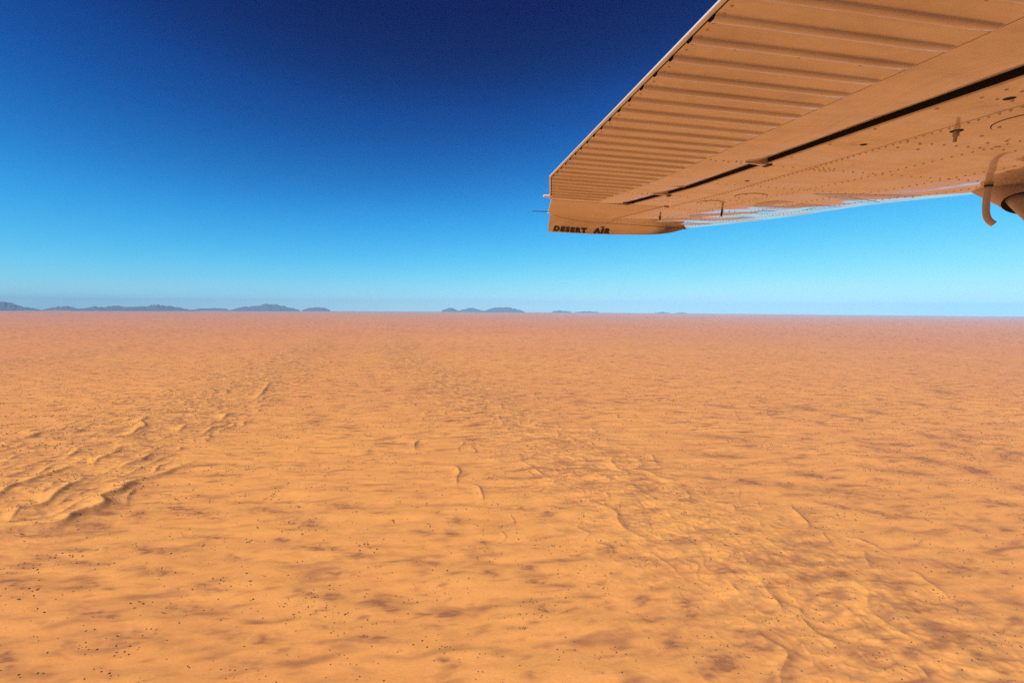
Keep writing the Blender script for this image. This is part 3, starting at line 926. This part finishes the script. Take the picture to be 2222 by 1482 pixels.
def lift_surface(name, ua, ub, label):
    root = MB()
    beads = [U0 + PITCH * k for k in range(-12, 30) if ua + GW < U0 + PITCH * k < ub - GW]
    cuts = [ua] + [x for b in beads for x in (b - GW / 2, b + GW / 2)] + [ub]
    g0 = 0.026                                            # width of the folded trailing edge
    for k in range(0, len(cuts), 2):                      # flat skin between two grooves
        a, b = cuts[k], cuts[k + 1]
        P = [[w3(ip(u, TEt) + g0 + (ip(u, BEt) - ip(u, TEt) - g0) * f, u, 0) for f in (0, .33, .66, 1)] for u in (a, b)]
        root.grid(P, flip=True)
    us = cuts
    P = []
    for u in us:                                          # forward skin and rolled nose
        be, ga = ip(u, BEt), ip(u, GAt)
        R_ = 0.055
        v1 = ga - .34
        zc = lambda v_: .20 * max(0.0, v_ - v1) ** 2
        row = [w3(be, u, 0), w3(v1, u, 0)] + [w3(v1 + (ga - R_ - v1) * f, u, zc(v1 + (ga - R_ - v1) * f)) for f in (.2, .4, .6, .8, 1)]
        zb_ = zc(ga - R_)
        for a in range(1, 9):
            an = a / 8 * math.pi * 0.62
            row.append(w3(ga - R_ + R_ * math.sin(an), u, zb_ + R_ * 1.35 * (1 - math.cos(an)) + .2 * R_ * math.sin(an)))
        row.append(w3(ga - 0.05, u, 0.26))
        row.append(w3(ga - 0.6, u, 0.20))
        row.append(w3(ip(u, TEt) + .03, u, 0.024))
        row.append(w3(ip(u, TEt) + .03, u, 0.012))
        P.append(row)
    root.grid(P, flip=True)
    for u in (ua, ub):                                    # end ribs
        te, ga = ip(u, TEt), ip(u, GAt)
        root.add([w3(te + .03, u, .002), w3(ga - .08, u, .002), w3(ga - .005, u, .1), w3(ga - .05, u, .26), w3(ga - .6, u, .20), w3(te + .03, u, .02)], [(0, 1, 2, 3, 4, 5)])
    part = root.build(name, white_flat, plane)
    for q_ in part.data.polygons: q_.use_smooth = abs(q_.normal.z) > .55
    part["label"] = label
    # folded trailing edge
    e = MB()
    n = 14
    uu = [ua + (ub - ua) * k / n for k in range(n + 1)]
    e.grid([[w3(ip(u, TEt) + .020, u, .001), w3(ip(u, TEt) + .002, u, .001), w3(ip(u, TEt), u, .004), w3(ip(u, TEt) - .0005, u, .011), w3(ip(u, TEt) + .03, u, .020), w3(ip(u, TEt) + .020, u, .012), w3(ip(u, TEt) + .020, u, .001)] for u in uu])
    e.build("trailing_edge", edge_m, part)
    s_ = MB()
    s_.grid([[w3(ip(u, TEt) + .016, u, .0075), w3(ip(u, TEt) + .03, u, .0075)] for u in uu])
    s_.build("seam_gap", dark, part)
    s_ = MB()
    s_.grid([[w3(ip(u, BEt) + .004, u, -.0006), w3(ip(u, BEt) + .0072, u, -.0006)] for u in np.linspace(ua + .01, ub - .01, 12)], flip=True)   # where the grooved skin meets the plain one
    s_.build("lap_seam", seam_m, part)
    # grooves
    for b in beads:
        te, be = ip(b, TEt) + g0, ip(b, BEt)
        prof = [(-.5, 0), (-.44, .55), (-.32, .93), (-.1, 1.0), (.15, .95), (.36, .55), (.5, 0)]
        rows = []
        for f in np.linspace(0, 1, 8):
            v = te + (be - te) * f
            endt = min(1.0, (be - v) / (0.45 * GW))
            rows.append([w3(v, b + a * GW, GD * c * math.sqrt(max(endt, 0)) + (0 if c else 0)) for a, c in prof])
        extra = []
        for q in (0.78, 0.55, 0.32, 0.12):
            v = be - 0.45 * GW * q
            extra.append([w3(v, b + a * GW, GD * c * math.sqrt(q)) for a, c in prof])
        rows = rows[:-1] + extra + rows[-1:]
        m_ = MB(); m_.grid(rows, flip=False)
        m_.build("stiffening_bead", white_flat, part, True)
        m_ = MB()
        m_.add([w3(te - .0015, b + a * GW * .42, GD * c * .6 - .0012) for a, c in prof] + [], [tuple(range(7))])
        m_.build("bead_mouth", dark, part)
    rv = MB()
    for b in beads + [beads[-1] + PITCH]:
        for f in (-.80, -.50, -.2):
            u = b + f * PITCH
            if ua + .02 < u < ub - .02:
                v = ip(u, TEt) + .055
                rivet(rv, v, u, .0075, .003)
    for u in (3.555, 5.05):
        if ua < u < ub:
            for k in range(7):
                v = ip(u, BEt) + .05 + k * .055
                rivet(rv, v, u + (.012 if k % 2 else -.012), .0085)
    for b in beads[::3]:
        for k in range(3):
            rivet(rv, ip(b, TEt) + .25 + .3 * k, b + PITCH * .22, .006, .002)
    o = rv.build("rivets", rivet_m, part)
    o["kind"] = "stuff"
    return part


flap = lift_surface("flap", -0.1, 4.588, "white ribbed flap along the trailing edge")
ail = lift_surface("aileron", 4.592, 5.815, "tapered ribbed aileron beside the wing tip")

# --- main wing box
u_st = list(np.linspace(-0.1, 4.2, 20)) + list(np.linspace(4.4, 7.69, 18))


m = MB()
P = []
for u in u_st:
    a, b = ip(u, PLt) + .008, ip(u, LEt)
    row = [wa(a + (b - a) * k / 30, u) for k in range(31)]
    x0, y0, z0 = (q / S for q in row[-1])
    for k in range(1, 9):                                 # rolled nose, then the upper skin back to the flap gap
        an = k / 8 * math.pi / 2
        row.append(w3(x0 + .16 * math.sin(an), y0, z0 + .035 * math.sin(an) + .22 * (1 - math.cos(an))))
    le, gb = x0 + .16, (ip(u, GBt) if u < 5.72 else ip(u, TTt) + .2)
    zt0 = z0 + .255
    for f in (.02, .08, .18, .32, .5, .72, 1):
        row.append(w3(le + (gb - le) * f, y0, zt0 + .20 * math.sin(min(1, f / .36) * math.pi / 2) - .30 * max(0, f - .36) ** 1.3))
    P.append(row)
m.grid(P, flip=True)
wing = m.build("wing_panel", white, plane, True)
wing["label"] = "main wing skin with registration letters near the leading edge"

# rear skin strip between the flap gap and the spar seam
m = MB()
us = list(np.linspace(-0.1, 5.715, 36))
m.grid([[w3(ip(u, GBt) - .001, u, .010), w3(ip(u, GBt) + .001, u, .003)] + [w3(ip(u, GBt) + .006 + (ip(u, PLt) - ip(u, GBt) - .006) * f, u, -.0006 if f < 1 else -.0006) for f in (0, .3, .6, 1)] for u in us], flip=True)
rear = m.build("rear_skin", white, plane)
m = MB()
m.grid([[w3(ip(u, GAt) - .07, u, .19), w3(ip(u, GBt) + .02, u, .19)] for u in us], flip=True)
m.grid([[w3(ip(u, GBt) + .012, u, .19), w3(ip(u, GBt) + .0, u, .009)] for u in us])
m.add([w3(ip(5.71, GAt) - .12, 5.722, .19), w3(ip(5.71, GBt) + .03, 5.722, .19), w3(ip(5.71, GBt) + .03, 5.722, .002), w3(ip(5.71, GAt) - .12, 5.722, .002)], [(0, 1, 2, 3)])
m.build("gap_shadow_wall", dark, rear)
m = MB()
us2 = list(np.linspace(-0.1, 7.6, 44))
m.grid([[w3(ip(u, PLt) - .002, u, .0008), w3(ip(u, PLt) + .010, u, .0008)] for u in us2], flip=True)
m.build("spar_seam", dark, rear)

# fixed outer wing aft of the spar seam, outboard of the aileron
m = MB()
us3 = list(np.linspace(5.832, 7.2, 12))
ex = []
for u in us3:
    a, b = ip(u, TTt), ip(u, PLt)
    ex.append([w3(a, u, .02), w3(a, u, .004)] + [w3(a + (b - a) * f, u, 0) for f in (.01, .2, .4, .6, .8, 1)])
m.grid(ex, flip=True)
# fill to the joint curve
jv = [q[0] for q in JT]
fill = []
for v in np.linspace(1.55, ip(7.2, PLt), 12):
    uj = float(np.interp(v, jv, [q[1] for q in JT]))
    fill.append([w3(v, 7.2 if uj > 7.2 else uj - .001, 0), w3(v, max(uj, 7.2 + .001) - .0005, 0)])
m.grid(fill)
m.grid([[w3(ip(u, TTt), u, .02), w3(ip(u, TTt) + .7, u, .26), w3(ip(u, PLt), u, .40)] for u in us3])
m.add([w3(1.225, 5.83, .004), w3(2.262, 5.83, .004), w3(2.262, 5.83, .30), w3(1.225, 5.83, .02)], [(0, 1, 2, 3)])
m.add([w3(2.235, 5.715, .001), w3(2.75, 5.715, .001), w3(2.735, 5.832, .001), w3(2.235, 5.832, .001)], [(3, 2, 1, 0)])
outer = m.build("outer_wing_skin", white_dull, plane)
m = MB()
m.grid([[w3(ip(u, PLt) - .075, u, -.001), w3(ip(u, PLt) - .07, u, -.012), w3(ip(u, PLt) - .012, u, -.012), w3(ip(u, PLt) - .006, u, -.001)] for u in np.linspace(5.72, 7.27, 14)], flip=True)
m.build("lap_strip", white_flat, outer)

# --- drooped wing tip with the lettering
BOT = []
for px, py, u in [(1189.5, 503.2, 7.55), (1240, 506.2, 7.72), (1290, 508.3, 7.84), (1340, 509.6, 7.92), (1395, 510.0, 7.97), (1430, 508.6, 7.99), (1455, 505.5, 7.98), (1472, 501.5, 7.95), (1484, 497.6, 7.9)]:
    v, z = on_span(px, py, u)
    BOT.append((v, u, z))
bv_ = [b[0] for b in BOT]


def tip_pt(tv, f):
    """tv 0..1 along the chord, f 0 at the joint .. 1 at the bottom edge"""
    v0 = 1.485 + (4.08 - 1.485) * tv
    u0 = float(np.interp(v0, jv, [q[1] for q in JT])) + .018
    i_ = tv * (len(BOT) - 1); k = min(int(i_), len(BOT) - 2); fr = i_ - k
    # even spread of the bottom edge by chord
    vb = BOT[0][0] + (BOT[-1][0] - BOT[0][0]) * tv
    ub = float(np.interp(vb, bv_, [b[1] for b in BOT])); zb = float(np.interp(vb, bv_, [b[2] for b in BOT]))
    z0 = under_z(v0, u0)
    v0, u0 = v0 * (1 + z0), u0 * (1 + z0)
    bulge = 0.035 * math.sin(math.pi * f)
    return (v0 + (vb - v0) * f, u0 + (ub - u0) * f + bulge, z0 + (zb - z0) * f - bulge * .3)


NT, NF = 40, 10
m = MB()
m.grid([[w3(*tip_pt(a / NT, b / NF)) for b in range(NF + 1)] for a in range(NT + 1)])
outr = []
for a in range(NT + 1):
    v, u, z = tip_pt(a / NT, 1)
    k_ = min(1.0, a / NT * 5)
    outr.append([w3(v, u, z), w3(v + .004, u + .012, z + .004), w3(v + .01, u + .03 + .07 * k_, z * (1 - k_) + .06 * k_), w3(v + .01, u + .03 + .07 * k_, z * .5 * (1 - k_) + .22 * k_), w3(v + .012, u - .1, .02 + .31 * k_), w3(v + .012, u - .4, .02 + .34 * k_)])
m.grid(outr)
vs = [tip_pt(0, b / NF) for b in range(NF + 1)]
m.add([w3(*q) for q in vs] + [w3(q[0] + .012, q[1] + .05, q[2] + .002) for q in vs], [(k, k + 1, NF + 2 + k, NF + 1 + k) for k in range(NF)])
tip = m.build("wing_tip", white_flat, plane, True)
tip["label"] = "drooped white wing tip lettered DESERT AIR"
m = MB()
m.grid([[wa(v, float(np.interp(v, jv, [q[1] for q in JT])) - .05, .006), wa(v, float(np.interp(v, jv, [q[1] for q in JT])) + .05, .006)] for v in np.linspace(1.62, 4.12, 30)], flip=True)
m.build("joint_gap", dark, tip)


def text_shape(body, bold=0.02, shear=0.0, space=1.0):
    cu = bpy.data.curves.new("text_tmp", 'FONT')
    cu.body = body; cu.offset = bold; cu.shear = shear; cu.space_character = space; cu.resolution_u = 4
    o = bpy.data.objects.new("text_tmp", cu)
    COL.objects.link(o)
    bpy.context.view_layer.update()
    dg = bpy.context.evaluated_depsgraph_get()
    tm = o.evaluated_get(dg).to_mesh()
    V = [(q.co.x, q.co.y) for q in tm.vertices]; Fc = [tuple(q.vertices) for q in tm.polygons]
    o.evaluated_get(dg).to_mesh_clear()
    bpy.data.objects.remove(o); bpy.data.curves.remove(cu)
    return V, Fc


def tip_param(px, py):
    """nearest tip-face parameters for a point of the photograph"""
    best = None
    q = WR.T @ np.array([(px - 1111) / F, (py - 741) / F, 1.0]); d = np.array([q[0], q[2], -q[1]]); d /= np.linalg.norm(d)
    lo = (0, 1, 0, 1)
    for it in range(5):
        cands = [(a, b) for a in np.linspace(lo[0], lo[1], 15) for b in np.linspace(lo[2], lo[3], 15)]
        best = min(cands, key=lambda ab: np.linalg.norm(np.cross(d, np.array(tip_pt(*ab)) + np.array([0, 0, 1.0]))))
        wa, wb = (lo[1] - lo[0]) / 7, (lo[3] - lo[2]) / 7
        lo = (best[0] - wa, best[0] + wa, best[1] - wb, best[1] + wb)
    return best


c00 = tip_param(1199.5, 500.2); c10 = tip_param(1322.5, 506.4); c01 = tip_param(1199.5, 490.2); c11 = tip_param(1322.5, 496.6)
letters = MB()


def put_text(V, Fc, mb, x0, x1, y0, y1, fx0=0.0, fx1=1.0, dz=0.0):
    base = []
    for x, y in V:
        a = fx0 + (fx1 - fx0) * (x - x0) / (x1 - x0); b = (y - y0) / (y1 - y0)
        tv = (c00[0] * (1 - a) + c10[0] * a) * (1 - b) + (c01[0] * (1 - a) + c11[0] * a) * b
        f = (c00[1] * (1 - a) + c10[1] * a) * (1 - b) + (c01[1] * (1 - a) + c11[1] * a) * b
        v, u, z = tip_pt(tv, f)
        base.append(w3(v, u - .004 - dz, z - .004 - dz))
    mb.add(base, Fc)


V, Fc = text_shape("DESERT  AIR", 0.078, 0.30, 1.36)
xs_ = [q[0] for q in V]
put_text(V, Fc, letters, min(xs_), max(xs_), 0.0, 0.70)
put_text([(x_ + .03, y_) for x_, y_ in V], Fc, letters, min(xs_), max(xs_), 0.0, 0.70, dz=.0008)
ex_, ey_ = [], []
N_ = 18
cxe = min(xs_) + (max(xs_) - min(xs_)) * 0.885
put_text([(cxe + .25 * math.cos(k * 2 * math.pi / N_), .90 + .07 * math.sin(k * 2 * math.pi / N_)) for k in range(N_)], [tuple(range(N_))], letters, min(xs_), max(xs_), 0, .7)
letters.build("lettering", black, tip)

# --- registration on the wing underside: reads root to tip, tops towards the leading edge
reg = MB()


def put_reg(ch, uL, uR, vB, vT, bold=0.03):
    V, Fc = text_shape(ch, bold)
    xa = [q[0] for q in V]; ya = [q[1] for q in V]
    P = []
    for x, y in V:
        u = uL + (uR - uL) * (x - min(xa)) / (max(xa) - min(xa)); v = vB + (vT - vB) * (y - min(ya)) / (max(ya) - min(ya))
        P.append((v, u, 0.0))
    reg.add(P, Fc)


put_reg("V", 4.12, 4.70, 3.68, 4.62)
put_reg("5", 4.88, 5.40, 3.55, 4.50)
put_reg("-", 5.52, 5.84, 3.92, 4.12, 0.0)
put_reg("C", 5.98, 6.50, 3.36, 4.28)
put_reg("U", 6.62, 7.14, 3.20, 4.10)
# subdivide so the letters follow the curved nose
me_ = bpy.data.meshes.new("registration_letters")
me_.from_pydata(reg.v, [], reg.f); me_.update()
bmx = bmesh.new(); bmx.from_mesh(me_)
bmesh.ops.triangulate(bmx, faces=bmx.faces[:])
bmesh.ops.subdivide_edges(bmx, edges=bmx.edges[:], cuts=3, use_grid_fill=True)
for q in bmx.verts:
    q.co = wa(q.co.x, q.co.y, -.0018)
bmx.to_mesh(me_); bmx.free()
me_.materials.append(navy)
o = bpy.data.objects.new("registration_letters", me_); COL.objects.link(o); o.parent = wing

# --- rivets of the main skin
rv = MB()
for u in np.arange(0.4, 7.55, .050):
    rivet(rv, ip(u, PLt) + .034, u)
for frac, pitch in ((.31, .066), (.61, .066), (.86, .062)):
    for u in np.arange(0.4, 7.6, pitch):
        v = ip(u, PLt) + frac * (ip(u, LEt) - ip(u, PLt))
        rivet(rv, v, u)
ribs = [1.22, 2.0, 2.78, 3.56, 4.31, 5.08, 5.85, 6.62, 7.35, 7.62]
for u in ribs:
    f = .03
    while f < .93:
        v = ip(u, PLt) + f * (ip(u, LEt) - ip(u, PLt)); rivet(rv, v, u - .09 * f); f += .042
for u in (3.50, 3.545, 3.59):
    for k in range(4):
        rivet(rv, 2.92 + .05 * k, u)
for v, u in ((3.05, 2.79), (3.15, 2.89), (2.99, 2.89), (3.22, 2.56), (3.46, 2.60), (3.54, 2.70), (3.40, 2.66)):
    rivet(rv, v, u, .011)
o = rv.build("rivets", rivet_m, wing); o["kind"] = "stuff"
rv = MB()
for u in (2.0, 2.1, 3.56, 4.3, 5.05, 5.4):
    for k in range(3):
        rivet(rv, ip(u, GBt) + .08 + .09 * k, u, .009)
for u in (2.27, 2.62, 2.95, 3.3):
    rivet(rv, ip(u, GBt) + .03, u, .012)
o = rv.build("rivets", rivet_m, rear); o["kind"] = "stuff"


# --- holes, covers, drain
def disc(mb, v, u, rv_, ru, z, n=20):
    mb.add([w3(v + rv_ * math.cos(k * 2 * math.pi / n), u + ru * math.sin(k * 2 * math.pi / n), z) for k in range(n)], [tuple(range(n))[::-1]])


for (v, u, rr_) in ((2.735, 2.078, .024), (2.735, 2.897, .022), (2.72, 4.11, .022)):
    m = MB(); disc(m, v, u, rr_, rr_, -.0016)
    m.build("drain_hole", dark, rear)


def ring(mb, v, u, r0, r1, z0, z1, a0=0, a1=2 * math.pi, n=36):
    P = []
    for k in range(n + 1):
        a = a0 + (a1 - a0) * k / n
        P.append([wa(v + r0 * math.cos(a), u + r0 * math.sin(a), z0), wa(v + r1 * math.cos(a), u + r1 * math.sin(a), z1)])
    mb.grid(P)


for (v, u, r_) in ((3.20, 2.29, .165), (3.20, 4.74, .155), (3.05, 5.27, .150)):
    m = MB()
    N_ = 40
    m.add([wa(v, u, -.006)] + [wa(v + r_ * math.cos(k * 2 * math.pi / N_), u + r_ * math.sin(k * 2 * math.pi / N_), -.0045) for k in range(N_)], [(0, 1 + (k + 1) % N_, 1 + k) for k in range(N_)])
    ring(m, v, u, r_, r_ + .001, -.0045, 0.0)
    cv = m.build("inspection_cover", white, wing)
    m = MB(); ring(m, v, u, r_ + .001, r_ + .006, -.0014, -.0014)
    m.build("cover_seam", dark, cv)
    m = MB()
    for k in range(4):
        a = .6 + k * math.pi / 2
        rivet(m, v + .8 * r_ * math.cos(a), u + .8 * r_ * math.sin(a), .012, .009)
    o = m.build("cover_screws", metal, cv)
    o["kind"] = "stuff"
m = MB(); disc(m, 2.995, 2.525, .030, .034, -.0016)
dh = m.build("fuel_drain", dark, wing)
m = MB(); m.tube([w3(2.995, 2.525, .0), w3(2.998, 2.528, -.03), w3(3.0, 2.53, -.034), w3(3.003, 2.533, -.062)], [.016 * S, .016 * S, .010 * S, .009 * S], 10)
m.build("drain_valve", metal, dh, True)
m = MB(); m.tube([w3(3.405, 5.60, .0), w3(3.405, 5.60, -.045), w3(3.402, 5.60, -.10)], [.010 * S, .014 * S, .010 * S], 8)
m.build("tie_down_pin", rubber, wing, True)
m = MB(); m.tube([w3(3.05, 6.62, .0), w3(3.05, 6.62, -.05)], [.016 * S, .012 * S], 8)
m.build("fuel_vent_stub", rubber, wing, True)

# --- hinge brackets across the gap
for u, wd in ((3.546, .045), (5.03, .04), (1.25, .045)):
    ga, gb = ip(u, GAt), ip(u, GBt)
    m = MB()
    m.add([w3(ga - .15, u - .004, -.002), w3(gb + .012, u - wd / 2, -.006), w3(gb + .012, u + wd / 2, -.006), w3(ga - .15, u + .006, -.002),
           w3(ga - .15, u - .004, .03), w3(gb + .012, u - wd / 2, .10), w3(gb + .012, u + wd / 2, .10), w3(ga - .15, u + .006, .03)],
          [(3, 2, 1, 0), (4, 5, 6, 7), (0, 1, 5, 4), (1, 2, 6, 5), (2, 3, 7, 6), (3, 0, 4, 7)])
    hb = m.build("hinge_bracket", white_flat, plane)
    m = MB(); m.box(w3(gb + .004, u - wd * .7, -.011), w3(gb + .04, u + wd * .9, -.001))
    m.build("bracket_bolt", rubber, hb)

# --- small fittings on the trailing edge of the tip
m = MB()
for k, (x0, x1, y0, y1) in enumerate(((1179.5, 1193.5, 423.0, 429.5),)):
    a0 = on_plane(x1, (y0 + y1) / 2)
    u = a0[1]
    v0 = on_span(x0, 426, u)[0]; v1 = a0[0] + .01
    m.grid([[w3(v0, u - .06, -.006), w3(v1, u - .09, -.010)], [w3(v0, u, -.012), w3(v1, u, -.022)], [w3(v0, u + .05, -.004), w3(v1, u + .07, -.006)]], flip=True)
    m.grid([[w3(v0, u - .06, -.006), w3(v1, u - .09, -.010)], [w3(v0, u, .014), w3(v1, u, .02)], [w3(v0, u + .05, -.004), w3(v1, u + .07, -.006)]])
    m.add([w3(v0, u - .06, -.006), w3(v0, u, -.012), w3(v0, u + .05, -.004), w3(v0, u, .014)], [(0, 1, 2, 3)])
m.build("trim_tab", edge_m, ail)
u = 6.9
a = on_span(1190, 459.5, u); b = on_span(1155, 458.4, u)
m = MB(); m.tube([w3(a[0] + .03, u, a[1]), w3(a[0] - .02, u, a[1]), w3(b[0], u, b[1])], [.008 * S, .0065 * S, .005 * S], 6)
m.build("static_wick", rubber, outer)
a = on_span(1187.5, 462, 7.0)
m = MB(); m.tube([w3(1.43, 7.0, .006), w3(a[0] + .005, 7.0, a[1])], [.014 * S, .008 * S], 8)
m.build("tail_fitting", edge_m, outer)

# --- vent tube hanging from the wing behind the strut
tp = []
for px, py, u in [(2143.5, 405, 3.70), (2142, 422, 3.70), (2139.5, 445, 3.70), (2139.3, 462, 3.695), (2142, 473, 3.68), (2148, 481.5, 3.66), (2157, 486.5, 3.64)]:
    v, z = on_span(px, py, u); tp.append((v, u, z))
tp[0] = (tp[1][0] + .005, 3.70, .06)
cp = chaikin(tp, 2)
m = MB(); m.tube([w3(*q) for q in cp], .0265 * S, 14)
vt = m.build("vent_tube", tube_m, plane, True)
m = MB(); m.tube([w3(tp[1][0], 3.70, .05), w3(tp[1][0], 3.70, .016)], [.034 * S, .030 * S], 12)
m.build("tube_grommet", rubber, vt, True)


# --- lift strut with its fairing cuff
def strut_ring(c, half_c, half_t, n=24, ax=(1, 0, 0), tdir=None):
    ax = Vector(ax); tdir = Vector(tdir).normalized()
    b = tdir.cross(ax).normalized(); ax = b.cross(tdir).normalized()
    out = []
    for k in range(n + 1):
        a = k * 2 * math.pi / n
        out.append(tuple((Vector(c) + ax * half_c * math.cos(a) + b * half_t * math.sin(a)) * S))
    return out


A0 = Vector((5.29, 3.84, .06)); A1 = Vector((4.74, 0.30, -3.40))
td = (A1 - A0)
m = MB()
m.grid([strut_ring(A0 + td * f, .215, .080, tdir=td) for f in np.linspace(0.015, 1, 14)])
st = m.build("lift_strut", strut_m, plane, True)
m = MB()
prof = [(-.03, .33, .20), (-.015, .325, .185), (.0, .315, .165), (.012, .303, .15), (.028, .285, .132), (.046, .265, .122)]
m.grid([strut_ring(A0 + td * f, hc, ht, tdir=td) for f, hc, ht in prof])
cf = m.build("strut_fairing", strut_m, st, True)
m = MB()
m.grid([strut_ring(A0 + td * .0462, .264, .121, tdir=td), strut_ring(A0 + td * .040, .21, .078, tdir=td)])
m.build("fairing_gap", dark, cf)
# --- fuselage side behind the eye, unseen: added to shade the wing root
m = MB()
sec = []
for v in np.linspace(-5.5, 9.0, 16):
    tp_ = 1 - .30 * max(0, (-v) / 5.5) ** 1.5 - .15 * max(0, (v - 4) / 5) ** 2
    w_, hh_ = 1.30 * tp_, 1.62 * tp_
    row = []
    for k in range(25):
        a = k * 2 * math.pi / 24
        ca, sa = math.cos(a), math.sin(a)
        ex_p = .45
        row.append(w3(v, -1.46 + w_ * abs(ca) ** ex_p * (1 if ca > 0 else -1), -1.50 + hh_ * abs(sa) ** ex_p * (1 if sa > 0 else -1)))
    sec.append(row)
m.grid(sec, flip=True)
m.add(sec[0][:24], [tuple(range(24))]); m.add(sec[-1][:24], [tuple(range(24))[::-1]])
m.build("fuselage", white_flat, plane, True)
